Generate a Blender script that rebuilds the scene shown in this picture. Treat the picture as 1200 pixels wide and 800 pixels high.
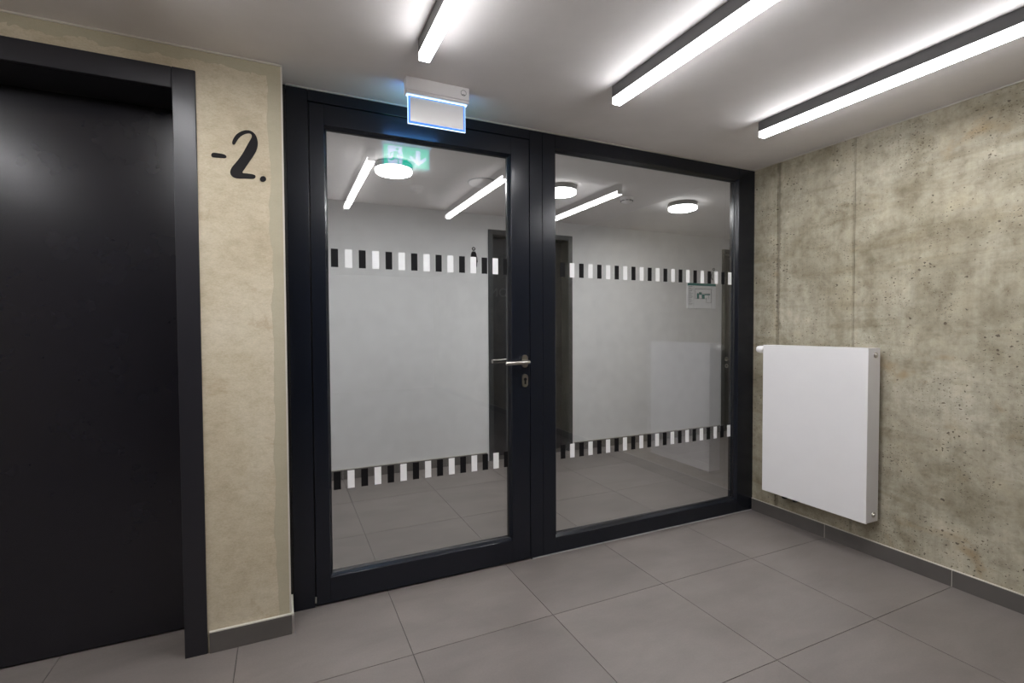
import bpy, bmesh, math
from mathutils import Vector, Matrix

# ------------------------------------------------------------------ reset
for o in list(bpy.data.objects):
    bpy.data.objects.remove(o, do_unlink=True)
SC = bpy.context.scene
C = SC.collection

# ------------------------------------------------------------------ camera (solved from the vanishing points and the tile grid)
F_PX, YAW, PITCH, ROLL = 579.92, 0.433822, -0.0271565, -0.0048529
CAM = Vector((-2.84408, -2.31081, 1.22451))
fwd = Vector((math.sin(YAW) * math.cos(PITCH), math.cos(YAW) * math.cos(PITCH), math.sin(PITCH)))
rgt0 = Vector((math.cos(YAW), -math.sin(YAW), 0))
up0 = rgt0.cross(fwd)
rgt = math.cos(ROLL) * rgt0 + math.sin(ROLL) * up0
upv = -math.sin(ROLL) * rgt0 + math.cos(ROLL) * up0
cd = bpy.data.cameras.new('camera')
cd.sensor_width = 36.0
cd.lens = 36.0 * F_PX / 1200.0
cd.clip_start = 0.02
cam = bpy.data.objects.new('camera', cd)
C.objects.link(cam)
M3 = Matrix((rgt, upv, -fwd)).transposed()
cam.matrix_world = Matrix.Translation(CAM) @ M3.to_4x4()
SC.camera = cam


def px(u, v, y):
    """a pixel of the 1200x800 frame on the upright plane Y = y"""
    d = fwd * F_PX + rgt * (u - 600) + upv * (400 - v)
    return CAM + d * ((y - CAM.y) / d.y)


# ------------------------------------------------------------------ world, exposure
w = bpy.data.worlds.new('world')
SC.world = w
w.use_nodes = True
w.node_tree.nodes['Background'].inputs[0].default_value = (0, 0, 0, 1)
w.node_tree.nodes['Background'].inputs[1].default_value = 0.0
vs = SC.view_settings
vs.view_transform = 'Standard'
vs.look = 'None'
vs.exposure = 0.95
vs.gamma = 1.0
vs.use_curve_mapping = False
SC.cycles.use_denoising = True
SC.cycles.transparent_max_bounces = 24
SC.cycles.max_bounces = 14
SC.cycles.diffuse_bounces = 6

LINEAR_STRENGTH = 40.0
LINEAR_SIDE = 9.5
ROUND_STRENGTH = 42.0
ROUND_RIM = 7.0

# ------------------------------------------------------------------ materials


def new_mat(name):
    m = bpy.data.materials.new(name)
    m.use_nodes = True
    nt = m.node_tree
    return m, nt, nt.nodes['Principled BSDF']


def nd(nt, t, **kw):
    n = nt.nodes.new(t)
    for k, v in kw.items():
        setattr(n, k, v)
    return n


def lk(nt, a, b):
    nt.links.new(a, b)


def ramp(nt, fac, stops):
    r = nd(nt, 'ShaderNodeValToRGB')
    el = r.color_ramp.elements
    while len(el) < len(stops):
        el.new(0.5)
    for e, (p, c) in zip(el, stops):
        e.position = p
        e.color = (c[0], c[1], c[2], 1) if len(c) == 3 else c
    lk(nt, fac, r.inputs[0])
    return r.outputs[0]


def noise(nt, vec, scale, detail=4, rough=0.55, dist=0.0):
    n = nd(nt, 'ShaderNodeTexNoise')
    n.inputs['Scale'].default_value = scale
    n.inputs['Detail'].default_value = detail
    n.inputs['Roughness'].default_value = rough
    n.inputs['Distortion'].default_value = dist
    lk(nt, vec, n.inputs['Vector'])
    return n.outputs['Fac']


def mixc(nt, fac, a, b, mode='MIX'):
    n = nd(nt, 'ShaderNodeMix', data_type='RGBA', blend_type=mode)
    for s, v in ((n.inputs[0], fac), (n.inputs[6], a), (n.inputs[7], b)):
        if isinstance(v, (int, float)):
            s.default_value = v
        elif isinstance(v, tuple):
            s.default_value = (v[0], v[1], v[2], 1)
        else:
            lk(nt, v, s)
    return n.outputs[2]


def math_(nt, op, a, b=0.0, c=0.0, clamp=False):
    n = nd(nt, 'ShaderNodeMath', operation=op, use_clamp=clamp)
    for s, v in zip(n.inputs, (a, b, c)):
        if isinstance(v, (int, float)):
            s.default_value = v
        else:
            lk(nt, v, s)
    return n.outputs[0]


def pos(nt):
    return nd(nt, 'ShaderNodeNewGeometry').outputs['Position']


def stretch(nt, vec, s):
    n = nd(nt, 'ShaderNodeVectorMath', operation='MULTIPLY')
    lk(nt, vec, n.inputs[0])
    n.inputs[1].default_value = s
    return n.outputs[0]


def bump(nt, b, h, strength, dist=0.01):
    n = nd(nt, 'ShaderNodeBump')
    n.inputs['Strength'].default_value = strength
    n.inputs['Distance'].default_value = dist
    lk(nt, h, n.inputs['Height'])
    lk(nt, n.outputs[0], b.inputs['Normal'])


def plain(name, col, rough=0.5, metal=0.0, spec=0.5, grain=0.0, gscale=200.0, var=0.06):
    m, nt, b = new_mat(name)
    P = pos(nt)
    f = noise(nt, P, 9.0, 3)
    c = ramp(nt, f, [(0.3, tuple(x * (1 - var) for x in col)), (0.7, tuple(min(1, x * (1 + var)) for x in col))])
    lk(nt, c, b.inputs['Base Color'])
    b.inputs['Roughness'].default_value = rough
    b.inputs['Metallic'].default_value = metal
    b.inputs['Specular IOR Level'].default_value = spec
    if grain:
        bump(nt, b, noise(nt, P, gscale, 2), grain, 0.002)
    return m


def emit(name, col, strength):
    m = bpy.data.materials.new(name)
    m.use_nodes = True
    nt = m.node_tree
    nt.nodes.clear()
    e = nd(nt, 'ShaderNodeEmission')
    e.inputs[0].default_value = (*col, 1)
    e.inputs[1].default_value = strength
    o = nd(nt, 'ShaderNodeOutputMaterial')
    lk(nt, e.outputs[0], o.inputs[0])
    return m


def mat_concrete_right():
    m, nt, b = new_mat('raw concrete')
    P = pos(nt)
    big = noise(nt, P, 1.7, 6, 0.62, 0.5)
    mid = noise(nt, P, 6.0, 6, 0.65, 0.3)
    fine = noise(nt, P, 60.0, 4, 0.6)
    streak = noise(nt, stretch(nt, P, (1, 14, 0.8)), 2.2, 4, 0.6)
    c = ramp(nt, big, [(0.25, (0.27, 0.238, 0.172)), (0.43, (0.38, 0.345, 0.262)), (0.58, (0.47, 0.438, 0.350)), (0.78, (0.55, 0.52, 0.43))])
    c2 = ramp(nt, mid, [(0.3, (0.62, 0.60, 0.54)), (0.52, (0.98, 0.98, 0.98)), (0.75, (1.12, 1.10, 1.05))])
    c = mixc(nt, 0.9, c, c2, 'MULTIPLY')
    band = noise(nt, stretch(nt, P, (1, 0.7, 4.5)), 1.6, 5, 0.65, 0.9)
    c = mixc(nt, 0.75, c, ramp(nt, band, [(0.30, (0.66, 0.62, 0.53)), (0.48, (1.0, 1.0, 1.0)), (0.7, (1.10, 1.09, 1.07))]), 'MULTIPLY')
    c = mixc(nt, 0.35, c, ramp(nt, streak, [(0.35, (0.72, 0.70, 0.66)), (0.65, (1.08, 1.08, 1.06))]), 'MULTIPLY')
    c = mixc(nt, 0.4, c, ramp(nt, fine, [(0.3, (0.75, 0.74, 0.72)), (0.7, (1.1, 1.1, 1.1))]), 'MULTIPLY')
    mid2 = noise(nt, P, 24.0, 5, 0.7, 0.4)
    c = mixc(nt, 0.6, c, ramp(nt, mid2, [(0.32, (0.70, 0.68, 0.63)), (0.5, (1.0, 1.0, 1.0)), (0.7, (1.12, 1.12, 1.11))]), 'MULTIPLY')
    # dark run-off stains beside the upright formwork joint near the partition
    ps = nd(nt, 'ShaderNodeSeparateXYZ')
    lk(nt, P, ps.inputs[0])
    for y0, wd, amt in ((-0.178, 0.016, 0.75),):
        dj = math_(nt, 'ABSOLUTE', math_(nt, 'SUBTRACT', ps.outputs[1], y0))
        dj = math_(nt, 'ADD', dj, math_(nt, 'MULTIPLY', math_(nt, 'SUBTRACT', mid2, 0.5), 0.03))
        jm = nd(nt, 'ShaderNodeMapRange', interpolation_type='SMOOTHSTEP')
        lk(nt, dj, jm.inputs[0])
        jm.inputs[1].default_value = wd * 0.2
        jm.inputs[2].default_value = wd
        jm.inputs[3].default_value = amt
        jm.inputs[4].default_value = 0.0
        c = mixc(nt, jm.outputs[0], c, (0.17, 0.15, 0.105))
    # ochre rust blotches
    rn = nd(nt, 'ShaderNodeMapRange', interpolation_type='SMOOTHSTEP')
    lk(nt, noise(nt, stretch(nt, P, (1, 1, 1.3)), 3.1, 4, 0.6, 0.6), rn.inputs[0])
    rn.inputs[1].default_value = 0.60
    rn.inputs[2].default_value = 0.78
    rn.inputs[4].default_value = 0.75
    c = mixc(nt, rn.outputs[0], c, (0.33, 0.235, 0.12))
    # air holes of two sizes, clustered
    nz = nd(nt, 'ShaderNodeTexNoise')
    nz.inputs['Scale'].default_value = 60
    lk(nt, P, nz.inputs['Vector'])
    sc = nd(nt, 'ShaderNodeVectorMath', operation='SCALE')
    lk(nt, nz.outputs['Color'], sc.inputs[0])
    sc.inputs['Scale'].default_value = 0.016
    wob = nd(nt, 'ShaderNodeVectorMath', operation='ADD')
    lk(nt, P, wob.inputs[0])
    lk(nt, sc.outputs[0], wob.inputs[1])
    hole = None
    fs = nd(nt, 'ShaderNodeSeparateXYZ')
    lk(nt, wob.outputs[0], fs.inputs[0])
    flat = nd(nt, 'ShaderNodeCombineXYZ')
    lk(nt, math_(nt, 'ADD', fs.outputs[0], math_(nt, 'MULTIPLY', fs.outputs[1], 0.85)), flat.inputs[0])
    lk(nt, math_(nt, 'MULTIPLY', fs.outputs[2], 1.15), flat.inputs[1])
    for scale, rmax, pw, nsc in ((16.0, 0.15, 4.0, 2.3), (55.0, 0.30, 2.2, 3.1), (95.0, 0.30, 2.0, 4.0)):
        v = nd(nt, 'ShaderNodeTexVoronoi', feature='F1', voronoi_dimensions='2D')
        v.inputs['Scale'].default_value = scale
        lk(nt, flat.outputs[0], v.inputs['Vector'])
        rad = nd(nt, 'ShaderNodeMapRange')
        lk(nt, noise(nt, P, nsc, 3, 0.6), rad.inputs[0])
        rad.inputs[1].default_value = 0.43
        rad.inputs[2].default_value = 0.65
        rad.inputs[3].default_value = 0.01
        rad.inputs[4].default_value = rmax
        sep = nd(nt, 'ShaderNodeSeparateColor')
        lk(nt, v.outputs['Color'], sep.inputs[0])
        h1 = math_(nt, 'LESS_THAN', v.outputs['Distance'], math_(nt, 'MULTIPLY', rad.outputs[0], math_(nt, 'POWER', sep.outputs[0], pw)))
        hole = h1 if hole is None else math_(nt, 'MAXIMUM', hole, h1)
    c = mixc(nt, math_(nt, 'MULTIPLY', hole, 0.85), c, (0.085, 0.065, 0.042))
    lk(nt, c, b.inputs['Base Color'])
    b.inputs['Roughness'].default_value = 0.75
    h = math_(nt, 'SUBTRACT', math_(nt, 'MULTIPLY', mid, 0.5), math_(nt, 'MULTIPLY', hole, 0.8))
    h = math_(nt, 'ADD', h, math_(nt, 'MULTIPLY', fine, 0.18))
    h = math_(nt, 'ADD', h, math_(nt, 'MULTIPLY', mid2, 0.3))
    bump(nt, b, h, 0.5, 0.006)
    return m


def mat_concrete_left():
    m, nt, b = new_mat('smoothed yellowish concrete')
    P = pos(nt)
    sx = nd(nt, 'ShaderNodeSeparateXYZ')
    lk(nt, P, sx.inputs[0])
    big = noise(nt, P, 3.0, 6, 0.6, 0.4)
    mid = noise(nt, stretch(nt, P, (1, 1, 1.6)), 22.0, 7, 0.72)
    fine = noise(nt, stretch(nt, P, (1, 1, 2.2)), 150.0, 4, 0.7)
    c = ramp(nt, big, [(0.28, (0.45, 0.38, 0.27)), (0.5, (0.56, 0.495, 0.37)), (0.72, (0.62, 0.56, 0.44))])
    c = mixc(nt, 0.7, c, ramp(nt, mid, [(0.3, (0.80, 0.77, 0.70)), (0.55, (1, 1, 1)), (0.75, (1.08, 1.07, 1.05))]), 'MULTIPLY')
    c = mixc(nt, 0.4, c, ramp(nt, fine, [(0.32, (0.70, 0.67, 0.62)), (0.6, (1.06, 1.06, 1.05))]), 'MULTIPLY')
    rn = nd(nt, 'ShaderNodeMapRange', interpolation_type='SMOOTHSTEP')
    lk(nt, noise(nt, P, 7.0, 4, 0.6, 0.5), rn.inputs[0])
    rn.inputs[1].default_value = 0.60
    rn.inputs[2].default_value = 0.76
    rn.inputs[4].default_value = 0.6
    c = mixc(nt, rn.outputs[0], c, (0.34, 0.235, 0.13))
    # filler bands along the free edge and along the ceiling, with ragged borders
    wav = noise(nt, stretch(nt, P, (1, 1, 0.6)), 9.0, 3, 0.55)
    e1 = math_(nt, 'GREATER_THAN', math_(nt, 'ADD', sx.outputs[0], math_(nt, 'MULTIPLY', wav, 0.05)), -2.882 + 0.025)
    wav2 = noise(nt, P, 7.0, 4, 0.6)
    e2 = math_(nt, 'GREATER_THAN', math_(nt, 'ADD', sx.outputs[2], math_(nt, 'MULTIPLY', wav2, 0.11)), 2.212 + 0.055)
    band = math_(nt, 'MAXIMUM', e1, e2)
    c = mixc(nt, math_(nt, 'MULTIPLY', band, 0.75), c, (0.40, 0.365, 0.265))
    lk(nt, c, b.inputs['Base Color'])
    b.inputs['Roughness'].default_value = 0.8
    h = math_(nt, 'ADD', math_(nt, 'MULTIPLY', mid, 0.4), math_(nt, 'MULTIPLY', fine, 0.3))
    h = math_(nt, 'ADD', h, math_(nt, 'MULTIPLY', band, 0.35))
    bump(nt, b, h, 0.4, 0.004)
    return m


def mat_tile():
    m, nt, b = new_mat('grey porcelain tile')
    P = pos(nt)
    oi = nd(nt, 'ShaderNodeObjectInfo')
    f = noise(nt, stretch(nt, P, (1, 2.2, 1)), 2.4, 5, 0.6, 0.3)
    g = noise(nt, P, 130.0, 3, 0.6)
    c = ramp(nt, f, [(0.3, (0.166, 0.146, 0.136)), (0.7, (0.212, 0.187, 0.175))])
    c = mixc(nt, 0.35, c, ramp(nt, g, [(0.3, (0.85, 0.85, 0.85)), (0.7, (1.1, 1.1, 1.1))]), 'MULTIPLY')
    rv = nd(nt, 'ShaderNodeMapRange')
    lk(nt, oi.outputs['Random'], rv.inputs[0])
    rv.inputs[3].default_value = 0.94
    rv.inputs[4].default_value = 1.05
    c = mixc(nt, 1.0, c, rv.outputs[0], 'MULTIPLY')
    lk(nt, c, b.inputs['Base Color'])
    b.inputs['Roughness'].default_value = 0.42
    b.inputs['Specular IOR Level'].default_value = 0.4
    bump(nt, b, g, 0.06, 0.001)
    return m


def mat_glass(name, k, tint=(0.985, 0.988, 0.984)):
    m = bpy.data.materials.new(name)
    m.use_nodes = True
    nt = m.node_tree
    nt.nodes.clear()
    tr = nd(nt, 'ShaderNodeBsdfTransparent')
    tr.inputs[0].default_value = (*tint, 1)
    gl = nd(nt, 'ShaderNodeBsdfGlossy')
    gl.inputs['Roughness'].default_value = 0.0
    gl.inputs['Color'].default_value = (1, 1, 1, 1)
    # the coated outer face of each sheet does the reflecting
    g = nd(nt, 'ShaderNodeNewGeometry')
    fr = nd(nt, 'ShaderNodeFresnel')
    fr.inputs[0].default_value = 1.52
    fk = math_(nt, 'MULTIPLY', fr.outputs[0], k, clamp=True)
    fk = math_(nt, 'MULTIPLY', fk, math_(nt, 'SUBTRACT', 1.0, g.outputs['Backfacing']))
    mx = nd(nt, 'ShaderNodeMixShader')
    lk(nt, fk, mx.inputs[0])
    lk(nt, tr.outputs[0], mx.inputs[1])
    lk(nt, gl.outputs[0], mx.inputs[2])
    o = nd(nt, 'ShaderNodeOutputMaterial')
    lk(nt, mx.outputs[0], o.inputs[0])
    return m


M = {
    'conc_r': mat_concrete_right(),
    'conc_l': mat_concrete_left(),
    'tile': mat_tile(),
    'grout': plain('dark grout', (0.055, 0.05, 0.045), 0.9),
    'skirt': plain('dark grey skirting tile', (0.105, 0.096, 0.09), 0.45, var=0.08),
    'ceil': plain('painted ceiling', (0.76, 0.73, 0.72), 0.8, grain=0.15, gscale=150, var=0.02),
    'white_wall': plain('white wall paint', (0.73, 0.725, 0.73), 0.75, grain=0.15, gscale=120, var=0.035),
    'dark_wall': plain('dark grey wall paint', (0.10, 0.098, 0.10), 0.8),
    'bead': plain('light sealant', (0.56, 0.535, 0.48), 0.6),
    'frame': plain('anthracite powder coat', (0.0075, 0.0095, 0.0155), 0.22, spec=0.45, var=0.05, grain=0.05, gscale=400),
    'doorleaf': plain('charcoal door laminate', (0.0125, 0.0120, 0.0165), 0.26, spec=0.5, var=0.05, grain=0.02, gscale=300),
    'casing': plain('charcoal door casing', (0.0175, 0.0170, 0.0215), 0.34, spec=0.45, var=0.05, grain=0.05, gscale=400),
    'cdoor': plain('dark grey corridor door', (0.010, 0.011, 0.015), 0.45, var=0.05),
    'ccasing': plain('grey green corridor casing', (0.030, 0.033, 0.036), 0.4, var=0.05),
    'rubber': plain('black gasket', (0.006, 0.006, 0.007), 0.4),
    'steel': plain('brushed stainless steel', (0.55, 0.52, 0.48), 0.28, metal=1.0, var=0.05),
    'alu': plain('aluminium profile', (0.6, 0.59, 0.57), 0.35, metal=1.0, var=0.05),
    'radiator': plain('white radiator enamel', (0.80, 0.79, 0.80), 0.35, var=0.01),
    'rad_side': plain('white radiator enamel', (0.80, 0.79, 0.80), 0.35, var=0.01),
    'plastic': plain('white plastic', (0.88, 0.86, 0.865), 0.4, var=0.02),
    'plastic_grey': plain('grey plastic', (0.35, 0.35, 0.35), 0.45, var=0.03),
    'lamp_ring': plain('grey lamp ring', (0.20, 0.20, 0.20), 0.5),
    'lamp_body': plain('dark grey lamp housing', (0.085, 0.083, 0.085), 0.45, var=0.04),
    'ink': plain('black paint', (0.011, 0.010, 0.011), 0.7, spec=0.2, var=0.1),
    'sticker_black': plain('black vinyl', (0.008, 0.0075, 0.0085), 0.6, spec=0.15, var=0.05),
    'sticker_white': plain('white vinyl', (0.90, 0.90, 0.90), 0.5, var=0.02),
    'paper': plain('white print', (0.90, 0.91, 0.94), 0.4, var=0.02),
    'teal': plain('teal print', (0.015, 0.20, 0.19), 0.5, var=0.05),
    'print_grey': plain('grey print', (0.10, 0.105, 0.12), 0.6, var=0.05),
    'dark_text': plain('faint raised lettering', (0.05, 0.053, 0.056), 0.35, var=0.03),
    'glass': mat_glass('coated clear glazing', 2.3),
    'glass_in': mat_glass('clear inner glazing', 0.9),
    'linear': emit('linear diffuser light', (0.985, 0.98, 1.0), LINEAR_STRENGTH),
    'linear_side': emit('linear diffuser side light', (0.985, 0.98, 1.0), LINEAR_SIDE),
    'round_rim': emit('round diffuser rim light', (0.98, 0.985, 1.0), ROUND_RIM),
    'round': emit('round diffuser light', (0.98, 0.985, 1.0), ROUND_STRENGTH),
    'led_blue': emit('bluish edge light', (0.42, 0.70, 1.0), 1.7),
    'led_back': emit('blue light gap', (0.10, 0.33, 1.0), 20.0),
    'edge_blue': emit('lit acrylic edge', (0.55, 0.72, 1.0), 1.6),
    'border_blue': emit('lit acrylic border', (0.10, 0.28, 0.85), 0.75),
    'sign_green': emit('backlit green film', (0.0, 0.60, 0.42), 2.9),
    'sign_white': emit('backlit white film', (0.62, 0.70, 1.0), 3.0),
    'film': plain('white reflector film', (0.80, 0.79, 0.79), 0.5, var=0.01),
}

# ------------------------------------------------------------------ mesh helpers


def BM():
    return bmesh.new()


def box(bm, x0, x1, y0, y1, z0, z1, bev=0.0, seg=1):
    vs_ = [bm.verts.new(p) for p in ((x0, y0, z0), (x1, y0, z0), (x1, y1, z0), (x0, y1, z0), (x0, y0, z1), (x1, y0, z1), (x1, y1, z1), (x0, y1, z1))]
    fs = [bm.faces.new([vs_[i] for i in q]) for q in ((0, 3, 2, 1), (4, 5, 6, 7), (0, 1, 5, 4), (1, 2, 6, 5), (2, 3, 7, 6), (3, 0, 4, 7))]
    if bev > 0:
        es = list({e for f in fs for e in f.edges})
        bmesh.ops.bevel(bm, geom=es, offset=bev, segments=seg, affect='EDGES', profile=0.5)
    return bm


def bxm(*a, **k):
    return box(BM(), *a, **k)


def lathe(bm, prof, origin, axis='Z', n=40, cap=True):
    """prof = [(r, h)]; revolve about an axis through origin"""
    rings = []
    for r, h in prof:
        ring = []
        for i in range(n):
            a = 2 * math.pi * i / n
            ca, sa = r * math.cos(a), r * math.sin(a)
            p = {'Z': (ca, sa, h), 'Y': (ca, h, sa), 'X': (h, ca, sa)}[axis]
            ring.append(bm.verts.new((origin[0] + p[0], origin[1] + p[1], origin[2] + p[2])))
        rings.append(ring)
    for a, b in zip(rings, rings[1:]):
        for i in range(n):
            bm.faces.new((a[i], a[(i + 1) % n], b[(i + 1) % n], b[i]))
    if cap:
        bm.faces.new(rings[0][::-1])
        bm.faces.new(rings[-1])
    bmesh.ops.recalc_face_normals(bm, faces=bm.faces)
    return bm


def tube(bm, pts, r, n=14):
    pts = [Vector(p) for p in pts]
    rings = []
    for i, p in enumerate(pts):
        t = (pts[min(i + 1, len(pts) - 1)] - pts[max(i - 1, 0)]).normalized()
        a = t.cross(Vector((0, 0, 1)))
        if a.length < 1e-3:
            a = t.cross(Vector((1, 0, 0)))
        a.normalize()
        b = t.cross(a)
        rr = r[i] if isinstance(r, (list, tuple)) else r
        rings.append([bm.verts.new(p + rr * (math.cos(2 * math.pi * k / n) * a + math.sin(2 * math.pi * k / n) * b)) for k in range(n)])
    for a, b in zip(rings, rings[1:]):
        for i in range(n):
            bm.faces.new((a[i], a[(i + 1) % n], b[(i + 1) % n], b[i]))
    bm.faces.new(rings[0][::-1])
    bm.faces.new(rings[-1])
    bmesh.ops.recalc_face_normals(bm, faces=bm.faces)
    return bm


def chaikin(pts, it=2):
    for _ in range(it):
        q = []
        for i in range(len(pts)):
            a, b = pts[i], pts[(i + 1) % len(pts)]
            q.append((0.75 * a[0] + 0.25 * b[0], 0.75 * a[1] + 0.25 * b[1]))
            q.append((0.25 * a[0] + 0.75 * b[0], 0.25 * a[1] + 0.75 * b[1]))
        pts = q
    return pts


def slab_xz(bm, pts, y0, y1):
    """a flat shape given in X,Z with thickness y0..y1"""
    a = [bm.verts.new((x, y0, z)) for x, z in pts]
    b = [bm.verts.new((x, y1, z)) for x, z in pts]
    n = len(pts)
    bm.faces.new(a)
    bm.faces.new(b[::-1])
    for i in range(n):
        bm.faces.new((a[i], b[i], b[(i + 1) % n], a[(i + 1) % n]))
    bmesh.ops.recalc_face_normals(bm, faces=bm.faces)
    bmesh.ops.triangulate(bm, faces=[f for f in bm.faces if len(f.verts) > 4])
    return bm


def ring_xz(bm, cx, cz, ro, ri, y0, y1, n=28):
    V = []
    for r, y in ((ro, y0), (ro, y1), (ri, y1), (ri, y0)):
        V.append([bm.verts.new((cx + r * math.cos(2 * math.pi * i / n), y, cz + r * math.sin(2 * math.pi * i / n))) for i in range(n)])
    for k in range(4):
        a, b = V[k], V[(k + 1) % 4]
        for i in range(n):
            bm.faces.new((a[i], a[(i + 1) % n], b[(i + 1) % n], b[i]))
    bmesh.ops.recalc_face_normals(bm, faces=bm.faces)
    return bm


def world_loc(o):
    v = Vector((0, 0, 0))
    while o:
        v += Vector(o.location)
        o = o.parent
    return v


def obj(name, bm, mat, parent=None, smooth=False, origin=None):
    """bm is in world coordinates; links ONE mesh object"""
    base = world_loc(parent) if parent else Vector((0, 0, 0))
    loc = Vector(origin) - base if origin else Vector((0, 0, 0))
    bmesh.ops.translate(bm, verts=bm.verts, vec=-(base + loc))
    me = bpy.data.meshes.new(name)
    bm.to_mesh(me)
    bm.free()
    me.materials.append(M[mat])
    if smooth:
        for p in me.polygons:
            p.use_smooth = True
        me.set_sharp_from_angle(angle=math.radians(40))
    o = bpy.data.objects.new(name, me)
    o.location = loc
    C.objects.link(o)
    if parent:
        o.parent = parent
    return o


def tag(o, label, cat, group=None, kind=None):
    o['label'] = label
    o['category'] = cat
    if group:
        o['group'] = group
    if kind:
        o['kind'] = kind
    return o


def thing(name, loc, label, cat, group=None, kind=None):
    o = bpy.data.objects.new(name, None)
    o.empty_display_size = 0.1
    o.location = loc
    C.objects.link(o)
    return tag(o, label, cat, group, kind)


def struct(name, bm, mat, label, cat):
    return tag(obj(name, bm, mat), label, cat, None, 'structure')


# ------------------------------------------------------------------ room dimensions
H = 2.2556
XL, XR2 = -4.95, 2.75       # far left end, far right end of corridor
YR = -7.60                  # wall behind the viewer
YB = 1.90                   # corridor back wall
YW = -0.150                 # face of the wall with the floor number
XE = -2.833                 # its free edge
TP, TX0, TY0 = 0.602, -2.41736, -0.49437

# floor: screed with every tile on it
floor = struct('floor', bxm(XL - 0.2, XR2 + 0.2, YR - 0.2, YB + 0.35, -0.12, -0.003), 'grout', 'large grey porcelain floor tiles with thin dark joints', 'floor')
tile_meshes = {}


def floor_tile(x0, x1, y0, y1):
    g = 0.0014
    key = (round(x1 - x0, 3), round(y1 - y0, 3))
    if key not in tile_meshes:
        w_, d_ = key
        bm = bxm(g, w_ - g, g, d_ - g, -0.003, 0.0)
        me = bpy.data.meshes.new('tile')
        bm.to_mesh(me)
        bm.free()
        me.materials.append(M['tile'])
        tile_meshes[key] = me
    o = bpy.data.objects.new('tile', tile_meshes[key])
    o.location = (x0, y0, 0)
    C.objects.link(o)
    o.parent = floor


def grid(xa, xb, ya, yb):
    i = math.floor((xa - TX0) / TP)
    while TX0 + i * TP < xb - 1e-4:
        x0, x1 = max(xa, TX0 + i * TP), min(xb, TX0 + (i + 1) * TP)
        j = math.floor((ya - TY0) / TP)
        while TY0 + j * TP < yb - 1e-4:
            y0, y1 = max(ya, TY0 + j * TP), min(yb, TY0 + (j + 1) * TP)
            if x1 - x0 > 0.012 and y1 - y0 > 0.012:
                floor_tile(x0, x1, y0, y1)
            j += 1
        i += 1


grid(XL, 0.0, YR, 0.1076)
grid(-2.9, XR2, 0.1076, YB)

ceiling = struct('ceiling', bxm(XL - 0.2, XR2 + 0.2, YR - 0.2, YB + 0.35, H, H + 0.15), 'ceil', 'smooth warm white painted ceiling', 'ceiling')

# wall with the floor number: door opening x -4.12 .. -3.155
DX0, DX1, DZ = -4.105, -3.185, 2.10
bm = BM()
box(bm, DX1, XE, YW, 0.16, 0, H)
box(bm, XL, DX0, YW, 0.16, 0, H)
box(bm, DX0, DX1, YW, 0.16, DZ, H)
wall_left = struct('wall_left', bm, 'conc_l', 'yellowish smoothed concrete wall around the charcoal door', 'wall')
obj('edge_bead', bxm(XE - 0.003, XE + 0.003, YW - 0.002, YW + 0.02, 0.085, H - 0.001), 'bead', wall_left)
obj('ceiling_bead', bxm(XL, XE, YW - 0.006, YW, H - 0.006, H - 0.0005), 'bead', wall_left)

# right concrete wall: base plus formwork panels with recessed joints
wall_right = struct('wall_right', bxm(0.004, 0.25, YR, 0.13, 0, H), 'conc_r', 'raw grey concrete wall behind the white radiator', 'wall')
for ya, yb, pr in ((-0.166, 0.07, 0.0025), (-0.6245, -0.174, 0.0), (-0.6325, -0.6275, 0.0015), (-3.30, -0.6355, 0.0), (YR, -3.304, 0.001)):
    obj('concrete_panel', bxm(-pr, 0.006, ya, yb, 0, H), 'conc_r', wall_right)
struct('trim_1', bxm(-0.008, -0.0025, YR, -0.005, H - 0.005, H - 0.0005), 'bead', 'thin pale sealant line between ceiling and concrete radiator wall', 'sealant line')

struct('wall_rear', bxm(XL, 0.25, YR - 0.15, YR, 0, H), 'dark_wall', 'dark grey painted wall closing the lobby opposite the glazed partition', 'wall')
struct('wall_far_left', bxm(XL - 0.15, XL, YR - 0.15, 0.16, 0, H), 'conc_l', 'side wall of the lobby beyond the charcoal door', 'wall')

# corridor walls; openings for two doors in the back wall
D3 = (-1.095, -0.272, 2.09)
D4 = (1.835, 2.55, 2.09)
bm = BM()
box(bm, XE - 0.2, D3[0], YB, YB + 0.22, 0, H)
box(bm, D3[0], D3[1], YB, YB + 0.22, D3[2], H)
box(bm, D3[1], D4[0], YB, YB + 0.22, 0, H)
box(bm, D4[0], D4[1], YB, YB + 0.22, D4[2], H)
box(bm, D4[1], XR2, YB, YB + 0.22, 0, H)
struct('wall_back', bm, 'white_wall', 'white painted corridor wall behind the glazing', 'wall')
struct('wall_corridor_left', bxm(XE - 0.12, XE - 0.01, 0.16, YB, 0, H), 'white_wall', 'white end wall of the corridor behind the floor number wall', 'wall')
struct('wall_corridor_right', bxm(XR2, XR2 + 0.15, 0.0, YB, 0, H), 'white_wall', 'white end wall of the corridor past the framed plan', 'wall')
struct('wall_corridor_front', bxm(0.25, XR2, -0.02, 0.13, 0, H), 'white_wall', 'white corridor wall continuing the line of the glazed partition', 'wall')

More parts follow.
